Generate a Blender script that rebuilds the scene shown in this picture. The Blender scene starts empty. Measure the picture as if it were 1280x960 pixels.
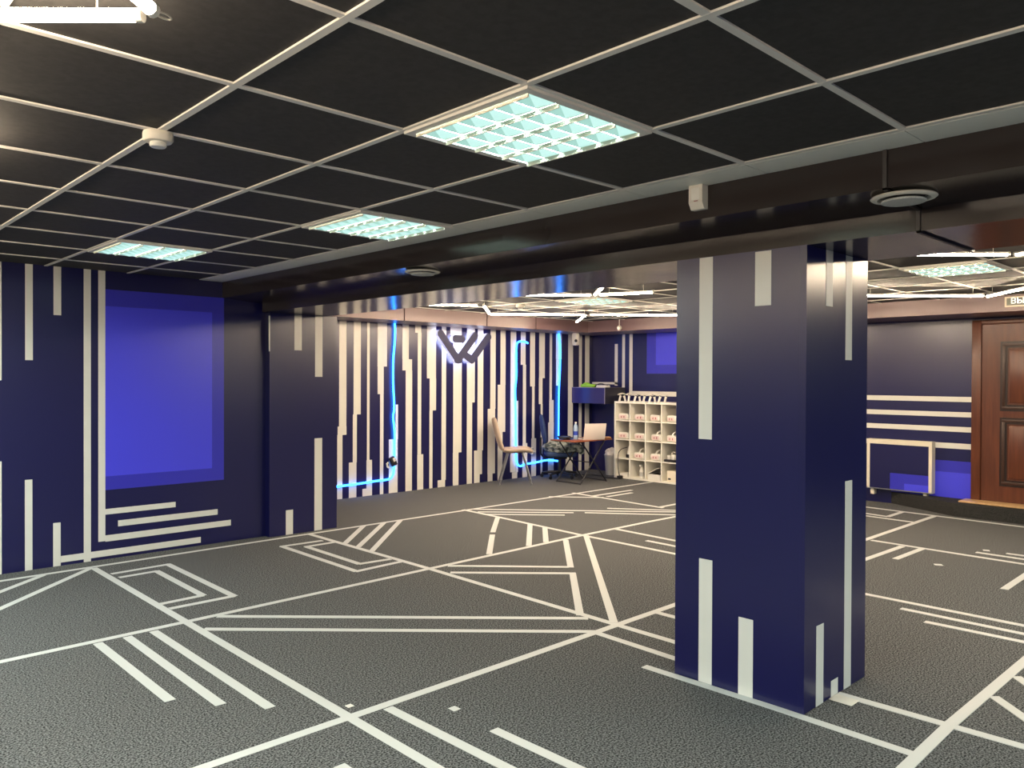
import bpy, bmesh, math, random
from mathutils import Vector, Matrix
random.seed(7)
D = {"CAM":{"f":983.82,"R":[0.722364,-0.691501,0.003988],"U":[0.002827,0.00872,0.999958],"B":[-0.691507,-0.722323,0.008254]},"TAPES":[[0.457,6.648,3.226,6.69],[3.226,6.69,9.43,6.742],[0.613,5.778,1.529,6.644],[0.551,5.297,1.857,6.643],[1.87,6.63,1.858,1.752],[1.909,6.34,2.346,6.361],[2.334,6.379,2.321,5.131],[2.325,5.141,1.895,5.138],[1.918,6.187,2.196,6.198],[2.19,6.214,2.174,5.29],[2.177,5.299,1.893,5.285],[0.102,4.764,1.863,4.796],[1.863,4.796,3.476,4.839],[3.476,4.839,5.596,4.899],[5.596,4.899,6.668,4.895],[6.668,4.895,7.313,4.873],[1.359,4.747,1.359,3.676],[1.515,4.749,1.509,3.475],[1.66,4.749,1.656,3.29],[2.051,4.773,3.702,3.179],[1.889,4.585,3.551,2.969],[0.612,2.961,2.847,2.965],[2.847,2.965,4.566,2.982],[2.04,2.929,2.069,1.575],[2.239,2.443,2.262,1.368],[1.601,2.621,1.604,1.953],[3.756,6.695,3.758,4.812],[3.758,4.812,3.731,3.0],[3.731,3.0,3.723,2.32],[3.526,2.948,3.499,2.169],[4.113,2.953,4.115,2.589],[3.296,2.45,3.309,1.766],[3.309,1.766,3.304,1.149],[3.297,6.361,3.694,6.34],[3.307,6.365,3.298,5.152],[3.287,5.156,3.742,5.187],[3.443,6.205,3.728,6.204],[3.458,6.204,3.447,5.338],[3.438,5.347,3.724,5.318],[4.373,6.702,3.775,6.092],[4.623,6.709,3.779,5.885],[4.826,6.707,3.778,5.671],[5.711,6.75,5.692,6.235],[5.692,6.235,5.616,4.917],[5.616,4.917,5.592,3.616],[5.809,6.712,7.508,4.889],[5.737,6.534,6.483,5.782],[5.684,6.376,6.299,5.746],[6.574,5.699,7.337,4.768],[6.985,5.719,7.577,4.933],[7.125,6.77,7.583,6.266],[7.593,6.787,7.482,5.303],[7.589,6.439,8.363,6.43],[7.667,6.278,8.173,6.28],[7.501,5.361,8.005,5.361],[9.387,6.781,9.322,6.217],[5.664,6.129,5.089,5.574],[5.008,5.491,4.433,4.9],[5.644,5.623,4.912,4.908],[5.647,5.418,5.133,4.91],[6.088,4.872,6.04,3.932],[5.859,4.335,5.843,3.792],[5.342,4.861,4.594,4.125],[4.481,4.005,3.709,3.25],[5.632,4.866,3.745,3.008],[3.922,4.818,4.593,4.144],[3.799,4.638,4.451,4.0],[9.29,3.989,9.164,1.15],[8.87,3.809,8.806,3.319],[8.803,3.322,9.245,3.329],[8.694,3.748,8.66,3.007],[7.157,2.982,9.241,2.988],[7.403,2.938,7.315,0.715],[6.351,2.662,7.343,2.642],[6.777,2.494,7.37,2.485],[7.555,2.116,7.538,0.76],[7.699,1.924,7.748,0.797],[7.693,2.099,7.713,2.055],[6.805,2.203,6.838,2.155],[6.367,1.604,7.957,1.62],[5.519,2.475,5.512,0.282],[5.34,1.928,5.323,0.24],[5.158,1.722,5.195,0.202],[5.855,1.105,3.692,1.13],[3.692,1.13,2.566,1.111],[3.676,1.608,3.722,-0.144],[4.542,1.088,3.718,0.371],[4.179,1.091,3.291,0.222]],"BANDS":[[5.09,5.191,0.884,2.338],[5.07,5.193,0.78,0.884],[5.065,5.137,0.0,0.781],[5.293,5.396,1.024,2.338],[5.284,5.341,0.432,1.025],[5.228,5.336,0.0,0.435],[5.488,5.526,0.448,2.338],[5.482,5.565,0.0,0.448],[5.424,5.482,0.0,0.093],[5.643,5.785,1.622,2.338],[5.645,5.736,1.272,1.622],[5.683,5.735,0.0,1.272],[5.818,5.955,0.0,0.69],[5.922,5.96,0.687,1.134],[6.025,6.127,1.72,2.338],[6.027,6.18,1.575,1.721],[6.08,6.183,0.0,1.575],[6.23,6.328,2.072,2.338],[6.273,6.332,0.467,2.073],[6.27,6.368,0.0,0.466],[6.425,6.577,1.472,2.338],[6.472,6.58,1.043,1.472],[6.47,6.523,0.0,1.044],[6.676,6.752,0.092,2.338],[6.612,6.74,0.0,0.096],[6.825,7.025,2.066,2.338],[6.879,7.029,0.451,2.067],[6.876,6.976,0.0,0.453],[7.124,7.269,1.137,2.338],[7.126,7.222,0.0,1.138],[7.322,7.428,0.454,2.338],[7.26,7.411,0.118,0.457],[7.261,7.366,0.0,0.12],[7.564,7.665,1.037,2.338],[7.516,7.659,0.108,1.038],[7.519,7.611,0.0,0.11],[7.76,7.862,1.381,2.338],[7.708,7.859,0.697,1.382],[7.711,7.806,0.0,0.698],[7.962,8.076,0.096,2.338],[8.001,8.108,0.0,0.094],[8.08,8.123,0.09,1.144],[8.171,8.271,1.678,2.338],[8.218,8.283,0.508,1.678],[8.215,8.315,0.0,0.508],[8.369,8.471,1.355,2.338],[8.413,8.465,0.57,1.355],[8.4,8.503,0.0,0.57],[8.562,8.685,1.482,2.338],[8.558,8.636,1.086,1.482],[8.601,8.641,0.0,1.086],[8.793,8.846,1.144,2.338],[8.789,8.887,0.797,1.143],[8.766,8.891,0.0,0.798],[8.934,9.062,1.776,2.338],[8.938,9.0,1.365,1.775],[9.216,9.329,0.249,2.338],[9.169,9.328,0.0,0.251],[9.474,9.542,0.0,2.338],[9.62,9.728,0.0,2.338]],"RW":[[7.825,7.885,1.367,2.025],[7.825,8.388,1.386,1.42],[7.681,7.735,1.218,2.197],[7.533,7.594,1.221,2.229]],"RW2":[[6.773,7.263,1.555,2.203],[6.774,7.094,1.686,2.196]],"RH":[[1.234,1.29,1.236,1.294],[1.063,1.114,1.067,1.125],[0.895,0.949,0.894,0.952],[0.715,0.764,0.689,0.76]],"PILF":[[2.082,2.156,1.191,2.076],[1.778,1.858,1.823,2.073],[2.075,2.149,-0.024,0.605],[1.857,1.932,-0.037,0.365]],"PILS":[[3.53,3.6,1.822,2.083],[3.741,3.812,1.578,2.076],[3.75,3.827,-0.006,0.998],[3.457,3.53,-0.012,0.367],[3.611,3.684,-0.007,0.077]],"N1":[[5.882,8.325,2.198],[5.892,8.325,2.096],[5.885,8.325,1.911],[5.866,8.325,1.706],[5.866,8.325,1.399],[5.879,8.325,1.194],[5.88,8.325,1.071],[5.868,8.325,0.969],[5.889,8.325,0.783],[5.89,8.325,0.527],[5.882,8.325,0.291],[5.851,8.325,0.211],[5.777,8.325,0.182],[5.608,8.325,0.179],[5.373,8.325,0.168],[5.045,8.325,0.161]],"N2":[[8.297,8.325,2.001],[8.213,8.325,2.022],[8.114,8.325,2.018],[8.064,8.325,1.97],[8.057,8.325,1.805],[8.059,8.325,1.51],[8.035,8.325,1.299],[8.047,8.325,1.039],[8.056,8.325,0.627],[8.064,8.325,0.331],[8.091,8.325,0.211],[8.157,8.325,0.175],[8.24,8.325,0.195],[8.478,8.325,0.207],[8.723,8.325,0.224],[8.956,8.325,0.195]],"N3":[[8.974,8.325,2.228],[8.98,8.325,2.135],[9.005,8.325,1.975],[9.002,8.325,1.639],[8.978,8.325,1.266],[8.974,8.325,0.893],[8.973,8.325,0.396]],"GAD":[5.845,8.3,0.409],"DONG":[8.4,8.3,0.395]}

scn = bpy.context.scene
col = scn.collection
R = math.radians
ZC = 2.338            # ceiling height

# ------------------------------------------------------------------ materials
def new_mat(name):
    m = bpy.data.materials.new(name); m.use_nodes = True
    nt = m.node_tree
    return m, nt, nt.nodes['Principled BSDF']

def pmat(name, colr, rough=.5, metal=0., spec=.5, coat=0., bump=None, trans=0., alpha=1., emit=None, es=0.):
    m, nt, b = new_mat(name)
    b.inputs['Base Color'].default_value = (*colr, 1)
    b.inputs['Roughness'].default_value = rough
    b.inputs['Metallic'].default_value = metal
    b.inputs['Specular IOR Level'].default_value = spec
    b.inputs['Coat Weight'].default_value = coat
    b.inputs['Transmission Weight'].default_value = trans
    b.inputs['Alpha'].default_value = alpha
    if emit:
        b.inputs['Emission Color'].default_value = (*emit, 1)
        b.inputs['Emission Strength'].default_value = es
    if bump:
        sc, st, dist = bump
        tc = nt.nodes.new('ShaderNodeTexCoord')
        n = nt.nodes.new('ShaderNodeTexNoise'); n.inputs['Scale'].default_value = sc; n.inputs['Detail'].default_value = 3
        bp = nt.nodes.new('ShaderNodeBump'); bp.inputs['Strength'].default_value = st; bp.inputs['Distance'].default_value = dist
        nt.links.new(tc.outputs['Object'], n.inputs['Vector'])
        nt.links.new(n.outputs['Fac'], bp.inputs['Height'])
        nt.links.new(bp.outputs['Normal'], b.inputs['Normal'])
    return m

def noise_mat(name, c1, c2, scale, detail, rough, lo=.35, hi=.65, bump=0., dist=.003, stretch=(1, 1, 1), spec=.5, scale2=None):
    m, nt, b = new_mat(name)
    tc = nt.nodes.new('ShaderNodeTexCoord'); mp = nt.nodes.new('ShaderNodeMapping')
    mp.inputs['Scale'].default_value = stretch
    n = nt.nodes.new('ShaderNodeTexNoise'); n.inputs['Scale'].default_value = scale; n.inputs['Detail'].default_value = detail
    r = nt.nodes.new('ShaderNodeValToRGB')
    r.color_ramp.elements[0].position = lo; r.color_ramp.elements[0].color = (*c1, 1)
    r.color_ramp.elements[1].position = hi; r.color_ramp.elements[1].color = (*c2, 1)
    L = nt.links.new
    L(tc.outputs['Object'], mp.inputs['Vector']); L(mp.outputs['Vector'], n.inputs['Vector'])
    L(n.outputs['Fac'], r.inputs['Fac']); L(r.outputs['Color'], b.inputs['Base Color'])
    b.inputs['Roughness'].default_value = rough
    b.inputs['Specular IOR Level'].default_value = spec
    if bump:
        bp = nt.nodes.new('ShaderNodeBump'); bp.inputs['Strength'].default_value = bump; bp.inputs['Distance'].default_value = dist
        L(n.outputs['Fac'], bp.inputs['Height']); L(bp.outputs['Normal'], b.inputs['Normal'])
    return m

def emat(name, colr, s):
    m = bpy.data.materials.new(name); m.use_nodes = True
    nt = m.node_tree; nt.nodes.clear()
    e = nt.nodes.new('ShaderNodeEmission'); e.inputs['Color'].default_value = (*colr, 1); e.inputs['Strength'].default_value = s
    o = nt.nodes.new('ShaderNodeOutputMaterial'); nt.links.new(e.outputs[0], o.inputs[0])
    return m

M = {}
M['carpet'] = noise_mat('grey_speckled_carpet', (.016, .017, .017), (.215, .215, .215), 125, 2., .95, .38, .64, .5, .004, spec=.15)
M['carpet_dark'] = noise_mat('charcoal_carpet', (.012, .012, .012), (.06, .058, .055), 160, 2.5, .95, .36, .66, .4, .004, spec=.15)
M['tape'] = pmat('white_tape', (.61, .61, .59), .55, bump=(60, .1, .002))
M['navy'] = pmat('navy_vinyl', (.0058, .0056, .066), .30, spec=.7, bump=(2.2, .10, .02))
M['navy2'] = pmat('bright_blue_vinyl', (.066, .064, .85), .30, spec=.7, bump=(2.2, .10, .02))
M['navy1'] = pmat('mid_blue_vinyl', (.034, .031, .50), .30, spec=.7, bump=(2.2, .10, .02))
M['stripe'] = pmat('off_white_vinyl', (.74, .72, .665), .42)
M['dark'] = pmat('dark_vinyl', (.024, .0175, .0165), .175, spec=.55, bump=(1.5, .22, .03))
M['frieze'] = pmat('plum_vinyl', (.17, .105, .108), .36, spec=.6, bump=(2.5, .16, .03))
M['tile'] = noise_mat('black_ceiling_tile', (.034, .0325, .032), (.045, .043, .042), 40, 3, .72, spec=.28)
M['grid'] = pmat('painted_grid_bar', (.74, .71, .66), .5)
M['greystrip'] = pmat('grey_board', (.78, .77, .70), .55)
M['whiteplas'] = pmat('white_plastic', (.76, .74, .68), .4)
M['whiteplas2'] = pmat('warm_white_plastic', (.70, .66, .58), .45)
M['grill'] = noise_mat('vent_grey', (.42, .42, .40), (.55, .55, .53), 260, 2, .5)
M['black'] = pmat('black_plastic', (.012, .012, .014), .4)
M['darkmetal'] = pmat('dark_metal', (.05, .05, .055), .35, metal=.7)
M['chrome'] = pmat('brushed_chrome', (.62, .62, .62), .28, metal=1.)
M['reflector'] = pmat('light_reflector', (.80, .95, .88), .22, metal=.9)
M['reflector2'] = pmat('iridescent_reflector', (.50, .72, .98), .22, metal=.9)
M['tubecool'] = emat('cool_tube', (.62, 1.0, .90), 10.)
M['plate'] = emat('cool_diffuser', (.70, 1.0, .93), 60.)
M['warm2'] = emat('warm_far_tube', (1.0, .79, .56), 195.)
M['warm'] = emat('warm_tube', (1.0, .80, .57), 75.)
M['neon'] = emat('blue_neon', (.03, .24, 1.0), 9.)
M['led'] = emat('white_led', (.70, .74, 1.0), 14.)
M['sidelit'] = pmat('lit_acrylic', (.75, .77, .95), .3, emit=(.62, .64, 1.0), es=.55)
M['logo'] = pmat('slate_acrylic', (.036, .038, .105), .5)
M['exit'] = pmat('exit_lit', (.9, .9, .85), .4, emit=(1, .97, .9), es=.75)
M['exitbg'] = pmat('exit_grey_green', (.17, .17, .13), .4)
M['cream'] = pmat('cream_frame', (.80, .72, .58), .45)
M['door'] = noise_mat('brown_wood', (.085, .024, .011), (.135, .040, .018), 5, 6, .32, .3, .7, stretch=(6, 6, .6), spec=.5)
M['doordk'] = noise_mat('dark_groove_wood', (.016, .007, .005), (.028, .012, .008), 5, 6, .35, .3, .7, stretch=(6, 6, .6))
M['threshold'] = noise_mat('light_oak', (.50, .30, .13), (.62, .40, .19), 6, 5, .4, .3, .7, stretch=(1, 6, 1))
M['shelf'] = pmat('white_laminate', (.84, .81, .73), .4)
M['seatplas'] = pmat('beige_grey_shell', (.55, .42, .32), .5)
M['bluefab'] = noise_mat('blue_fabric', (.022, .045, .12), (.04, .07, .18), 220, 2, .9, bump=.3)
M['camo'] = noise_mat('camouflage_cloth', (.05, .065, .065), (.38, .41, .37), 14, 3, .9, .42, .58, bump=.4, dist=.01)
M['tabletop'] = noise_mat('red_brown_board', (.20, .055, .025), (.30, .09, .04), 7, 4, .38, stretch=(1, 8, 1))
M['laptop'] = pmat('pinkish_white_lid', (.76, .67, .62), .35)
M['screen'] = pmat('dark_screen', (.01, .01, .012), .2)
M['bottle'] = pmat('pale_blue_plastic', (.42, .55, .74), .15, alpha=.75)
M['bottlelab'] = pmat('blue_label', (.03, .06, .40), .4)
M['pink'] = pmat('pink_decal', (.74, .60, .57), .4)
M['red'] = pmat('red_decal', (.36, .10, .10), .4)
M['bin'] = pmat('grey_white_bin', (.44, .42, .38), .45)
M['bag'] = noise_mat('crinkled_bag', (.45, .40, .34), (.72, .68, .62), 25, 3, .35, bump=.7, dist=.01)
M['green'] = pmat('lime_green', (.28, .58, .05), .5)
M['cab'] = pmat('cabinet_blue', (.030, .028, .14), .28, spec=.6, bump=(3, .15, .02))
M['cabside'] = pmat('cabinet_dark', (.022, .021, .035), .28, spec=.6, bump=(3, .15, .02))
M['brown'] = pmat('brown_leather', (.30, .15, .07), .5)

# ------------------------------------------------------------------ mesh builder
class MB:
    def __init__(s): s.v = []; s.f = []; s.m = []; s.sm = []
    def add(s, v, f, mi=0, smooth=False):
        o = len(s.v); s.v += [tuple(q) for q in v]
        for q in f: s.f.append([i + o for i in q]); s.m.append(mi); s.sm.append(smooth)
    def box(s, lo, hi, mi=0, mat=None):
        x0, y0, z0 = lo; x1, y1, z1 = hi
        v = [(x0, y0, z0), (x1, y0, z0), (x1, y1, z0), (x0, y1, z0), (x0, y0, z1), (x1, y0, z1), (x1, y1, z1), (x0, y1, z1)]
        if mat is not None: v = [mat @ Vector(q) for q in v]
        s.add(v, [(0, 3, 2, 1), (4, 5, 6, 7), (0, 1, 5, 4), (1, 2, 6, 5), (2, 3, 7, 6), (3, 0, 4, 7)], mi)
        return s
    def bbox(s, lo, hi, b, mi=0, mat=None, seg=2):
        bm = bmesh.new(); bmesh.ops.create_cube(bm, size=1)
        c = [(lo[i] + hi[i]) / 2 for i in range(3)]; d = [hi[i] - lo[i] for i in range(3)]
        for v in bm.verts: v.co = Vector((v.co[0] * d[0] + c[0], v.co[1] * d[1] + c[1], v.co[2] * d[2] + c[2]))
        bmesh.ops.bevel(bm, geom=bm.edges[:], offset=min(b, min(d) * .49), segments=seg, affect='EDGES', profile=.5)
        bm.verts.index_update()
        v = [mat @ q.co if mat is not None else q.co.copy() for q in bm.verts]
        s.add(v, [[w.index for w in f.verts] for f in bm.faces], mi, True)
        bm.free(); return s
    def prism(s, poly, a0, a1, axis, mi=0):
        # poly: 2D points in the plane of the two other axes, extruded along axis from a0 to a1
        def P(q, a):
            return {0: (a, q[0], q[1]), 1: (q[0], a, q[1]), 2: (q[0], q[1], a)}[axis]
        n = len(poly)
        v = [P(q, a0) for q in poly] + [P(q, a1) for q in poly]
        f = [list(range(n))[::-1], list(range(n, 2 * n))] + [[i, (i + 1) % n, n + (i + 1) % n, n + i] for i in range(n)]
        s.add(v, f, mi); return s
    def tube(s, pts, r, n=10, mi=0, cap=True, closed=False):
        pts = [Vector(q) for q in pts]; N = len(pts)
        rr = r if isinstance(r, (list, tuple)) else [r] * N
        v = []; up = None
        for i, q in enumerate(pts):
            if closed: t = (pts[(i + 1) % N] - pts[i - 1]).normalized()
            else: t = (pts[min(i + 1, N - 1)] - pts[max(i - 1, 0)]).normalized()
            if up is None:
                up = Vector((0, 0, 1)) if abs(t.z) < .9 else Vector((1, 0, 0))
            a = (up - t * up.dot(t))
            if a.length < 1e-5: a = t.orthogonal()
            a.normalize(); up = a; b = t.cross(a)
            for k in range(n):
                w = 2 * math.pi * k / n
                v.append(q + (a * math.cos(w) + b * math.sin(w)) * rr[i])
        f = []
        for i in range(N if closed else N - 1):
            j = (i + 1) % N
            for k in range(n):
                f.append((i * n + k, i * n + (k + 1) % n, j * n + (k + 1) % n, j * n + k))
        s.add(v, f, mi, True)
        if cap and not closed:
            s.add(v[:n], [list(range(n))[::-1]], mi); s.add(v[-n:], [list(range(n))], mi)
        return s
    def lathe(s, prof, c=(0, 0, 0), n=24, mi=0, mat=None, sx=1, sy=1):
        v = []
        for (r, z) in prof:
            for k in range(n):
                w = 2 * math.pi * k / n
                q = Vector((c[0] + r * sx * math.cos(w), c[1] + r * sy * math.sin(w), c[2] + z))
                v.append(mat @ q if mat is not None else q)
        f = []
        for i in range(len(prof) - 1):
            for k in range(n):
                f.append((i * n + k, i * n + (k + 1) % n, (i + 1) * n + (k + 1) % n, (i + 1) * n + k))
        s.add(v, f, mi, True)
        if prof[0][0] > 1e-4: s.add(v[:n], [list(range(n))[::-1]], mi)
        if prof[-1][0] > 1e-4: s.add(v[-n:], [list(range(n))], mi)
        return s
    def ball(s, c, r, n=14, mi=0, sc=(1, 1, 1), mat=None):
        prof = [(max(1e-5, math.sin(math.pi * i / 8)) * r, -math.cos(math.pi * i / 8) * r * sc[2]) for i in range(9)]
        return s.lathe(prof, c, n, mi, mat, sc[0], sc[1])
    def build(s, name, mats, parent=None):
        me = bpy.data.meshes.new(name); me.from_pydata([tuple(q) for q in s.v], [], s.f)
        if not isinstance(mats, (list, tuple)): mats = [mats]
        for m in mats: me.materials.append(m)
        for p, mi, sm in zip(me.polygons, s.m, s.sm): p.material_index = mi; p.use_smooth = sm
        bm = bmesh.new(); bm.from_mesh(me); bmesh.ops.recalc_face_normals(bm, faces=bm.faces[:]); bm.to_mesh(me); bm.free()
        if any(s.sm):
            try: me.set_sharp_from_angle(angle=R(40))
            except Exception: pass
        o = bpy.data.objects.new(name, me); col.objects.link(o)
        if parent is not None: o.parent = parent
        return o

def tag(o, label=None, cat=None, group=None, kind=None):
    if label: o['label'] = label
    if cat: o['category'] = cat
    if group: o['group'] = group
    if kind: o['kind'] = kind
    return o

def thing(name, label, cat, loc=(0, 0, 0), rz=0, group=None):
    o = bpy.data.objects.new(name, None); col.objects.link(o)
    o.location = loc; o.rotation_euler = (0, 0, rz); o.empty_display_size = .1
    return tag(o, label, cat, group)

def struct(o, label, cat): return tag(o, label, cat, kind='structure')

def copy_tree(o, parent=None):
    c = o.copy(); col.objects.link(c)
    if parent is not None: c.parent = parent
    for ch in o.children: copy_tree(ch, c)
    return c

def rot_box(mb, p0, p1, w, z0, z1, mi=0):
    a = Vector((p0[0], p0[1])); b = Vector((p1[0], p1[1])); d = (b - a).normalized(); n = Vector((-d.y, d.x)) * w / 2
    mb.prism([a - n, b - n, b + n, a + n], z0, z1, 2, mi)

# ------------------------------------------------------------------ SETTING
X0, X1, Y0, Y1 = -2.6, 9.8, -3.0, 8.35
fl = MB().box((X0 - .1, Y0 - .1, -.12), (X1 + .1, Y1 + .1, 0)).build('floor', M['carpet'])
struct(fl, 'grey speckled carpet floor laid with white tape lines', 'floor')
for i, (ax, ay, bx, by) in enumerate(D['TAPES']):
    m = MB(); rot_box(m, (ax, ay), (bx, by), .05, 0.0002, .0010 + .00003 * i)
    m.build('tape_line', M['tape'], fl)

# ceiling with its grid bars
cl = MB().box((X0 - .1, Y0 - .1, ZC), (2.804, Y1 + .1, ZC + .12)).box((2.804, Y0 - .1, ZC + .001), (4.0, Y1 + .1, ZC + .12)).box((4.0, Y0 - .1, ZC), (X1 + .1, Y1 + .1, ZC + .12))
cl = cl.build('ceiling', M['tile'])
struct(cl, 'black suspended tile ceiling with pale metal grid', 'ceiling')
g = MB()
JX = [1.004 + .6 * k for k in range(-6, 4)]; IY = [1.616 + .6 * k for k in range(-8, 9)]
for x in JX: g.box((x - .012, Y0, ZC - .006), (x + .012, 6.885, ZC + .0005))
for y in IY: g.box((X0, y - .012, ZC - .0055), (2.804, y + .012, ZC + .0005))
g.build('ceiling_grid', M['grid'], cl)
g = MB()
for k in range(5): g.box((4.5 + .6 * k * 2 - .012 if 0 else 4.5 + .6 * k - .012, Y0, ZC - .006), (4.5 + .6 * k + .012, 7.8, ZC + .0005))
for k in range(5, 8): g.box((4.5 + .6 * k - .012, Y0, ZC - .006), (4.5 + .6 * k + .012, 7.8, ZC + .0005))
for k in range(-9, 10): g.box((4.0, 2.31 + .6 * k - .012, ZC - .0055), (9.05, 2.31 + .6 * k + .012, ZC + .0005))
g.build('ceiling_grid', M['grid'], cl)
g = MB()
ys_ = [Y0] + [y + .3 for y in IY if y + .3 < 6.8] + [6.885]
for k in range(len(IY)):
    a = IY[k]; b = min(a + .6, 6.885)
    if a < 6.88: g.box((2.818, a + .002, ZC - .007), (2.999, b - .002, ZC + .0005))
g.build('ceiling_edge_strip', M['greystrip'], cl)

# left wall
YL = 6.885
w = MB().box((X0, YL, 0), (3.41, YL + .08, ZC))
T = .0008
def wq(x0, x1, z0, z1, mi, t): w.box((x0, YL - t, z0), (x1, YL + .01, z1), mi)
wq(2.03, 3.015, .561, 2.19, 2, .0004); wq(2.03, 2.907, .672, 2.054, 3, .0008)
for q in [(-.5, -.45, 0, ZC), (.3, .35, .6, ZC), (.9, .95, 1.1, ZC), (1.10, 1.15, 0, .9), (1.262, 1.312, 1.452, ZC), (1.262, 1.311, 0, .846), (1.465, 1.516, 1.606, ZC), (1.462, 1.512, 0, .693), (1.657, 1.710, 1.96, ZC), (1.653, 1.705, 0, .34),
          (1.870, 1.922, 0, ZC), (1.977, 2.029, .148, ZC), (2.029, 2.589, .362, .407), (2.126, 2.958, .254, .303), (2.029, 3.08, .142, .193), (1.706, 1.870, .024, .075), (1.922, 2.807, .024, .075)]:
    wq(*q, 1, .0013)
struct(w.build('wall_left', [M['navy'], M['stripe'], M['navy1'], M['navy2']]), 'navy vinyl wall with bright blue squares and white stripes, left side', 'wall')

# left pilaster
w = MB().box((3.41, 6.8, 0), (4.12, Y1, 2.078))
def wq(x0, x1, z0, z1): w.box((x0, 6.7988, z0), (x1, 6.81, z1), 1)
for q in [(3.660, 3.737, 1.738, 2.075), (3.575, 3.648, 0, .231), (3.879, 3.958, 1.487, 2.075), (3.874, 3.957, 0, .893)]: wq(*q)
w.box((3.40, 6.795, 1.72), (3.412, 6.803, 2.05), 1)
struct(w.build('pillar', [M['navy'], M['stripe']]), 'navy vinyl pilaster with four white stripes against the left wall', 'pillar')

# striped far wall
w = MB().box((4.12, Y1, 0), (X1 + .1, Y1 + .1, ZC))
for i, (x0, x1, z0, z1) in enumerate(D['BANDS']):
    w.box((x0, Y1 - .001 - .00002 * i, z0), (x1, Y1 + .02, z1), 1)
struct(w.build('wall_far', [M['navy'], M['stripe']]), 'far wall covered in stepped vertical off-white and navy stripes', 'wall')
# frieze boxes above it
w = MB()
for a, b in [(4.12, 5.650), (5.664, 6.995), (7.009, 7.925), (7.939, 9.05)]:
    w.box((a, 7.80, 2.172), (b, Y1, ZC))
struct(w.build('trim_1', [M['frieze']]), 'plum vinyl boxing in four lengths above the striped wall', 'trim')

# right wall with door and shelf
w = MB().box((X1, Y0, 0), (X1 + .1, Y1, ZC))
def wq(y0, y1, z0, z1, mi, t): w.box((X1 - t, y0, z0), (X1 + .01, y1, z1), mi)
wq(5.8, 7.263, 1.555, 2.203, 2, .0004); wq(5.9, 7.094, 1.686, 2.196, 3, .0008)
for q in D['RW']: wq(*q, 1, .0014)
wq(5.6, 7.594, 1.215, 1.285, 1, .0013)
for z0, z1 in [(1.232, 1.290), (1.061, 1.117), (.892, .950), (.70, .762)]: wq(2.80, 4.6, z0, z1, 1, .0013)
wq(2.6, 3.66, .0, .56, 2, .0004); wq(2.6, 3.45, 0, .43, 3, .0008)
struct(w.build('wall_right', [M['navy'], M['stripe'], M['navy1'], M['navy2']]), 'navy vinyl wall behind the door and shelf, with white lines', 'wall')
w = MB().box((9.05, Y0, 2.172), (X1, 7.80, ZC)).box((9.05, 7.80, 2.172), (X1, Y1, ZC))
struct(w.build('trim_2', [M['frieze']]), 'plum vinyl boxing above the door wall', 'trim')

# walls outside the view that close the room
struct(MB().box((X0 - .1, Y0, 0), (X0, YL, ZC)).build('wall_back', M['navy']), 'navy wall behind the viewer', 'wall')
struct(MB().box((X0, Y0 - .1, 0), (X1, Y0, ZC)).build('wall_near', M['navy']), 'navy wall to the right of the viewer', 'wall')

# beam: boxed duct in front, structural beam behind
w = MB().prism([(3.0, 2.190), (3.345, 2.165), (3.345, ZC), (3.0, ZC)], Y0, YL, 1).build('trim_3', M['dark'])
struct(w, 'dark glossy boxed duct along the near side of the beam', 'trim')
w = MB().box((3.34, Y0, 2.078), (4.01, YL - .08, ZC + .0)).box((3.40, YL - .085, 2.078), (4.01, YL + .9, ZC)).build('beam', M['dark'])
struct(w, 'dark glossy beam running over both pillars', 'beam')

# main pillar
w = MB().box((3.335, 1.612, 0), (3.995, 2.288, 2.078))
for y0, y1, z0, z1 in D['PILF']: w.box((3.3338, y0, max(z0, 0)), (3.35, y1, min(z1, 2.078)), 1)
for x0, x1, z0, z1 in D['PILS']: w.box((x0, 1.6108, max(z0, 0)), (x1, 1.63, min(z1, 2.078)), 1)
w.box((3.3345, 1.64, 0), (3.36, 1.645, 2.078), 0).box((3.3325, 1.6085, 0), (3.345, 1.619, 2.078), 0)
struct(w.build('pillar', [M['navy'], M['stripe']]), 'big square navy pillar with white stripes in the middle of the room', 'pillar')

# step and door
pl = [(9.8, 3.66), (9.37, 2.84), (9.37, .3), (9.8, .3)]
st = MB().prism(pl, 0, .14, 2).build('floor_step_slab', M['carpet_dark'])
struct(st, 'low charcoal carpeted step in front of the brown door', 'step')
dr = thing('door_1', 'brown panelled wooden door at the right edge', 'door', (9.8, 2.0, .14)); dr['kind'] = 'structure'
DX = 9.8
def dbox(mb, y0, y1, z0, z1, d0, d1, mi=0, bev=0):
    lo = (-d1, y0 - 2.0, z0 - .14); hi = (-d0, y1 - 2.0, z1 - .14)
    if bev: mb.bbox(lo, hi, bev, mi)
    else: mb.box(lo, hi, mi)
m = MB()
dbox(m, 2.69, 2.785, .15, 2.14, 0, .075, 0, .008); dbox(m, 1.50, 1.595, .15, 2.14, 0, .075, 0, .008); dbox(m, 1.595, 2.69, 2.09, 2.14, 0, .075, 0, .008)
m.build('door_frame', M['door'], dr)
m = MB(); dbox(m, 1.595, 2.69, .15, 2.09, .005, .05)
leaf = m.build('door_leaf', M['door'], dr)
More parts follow.
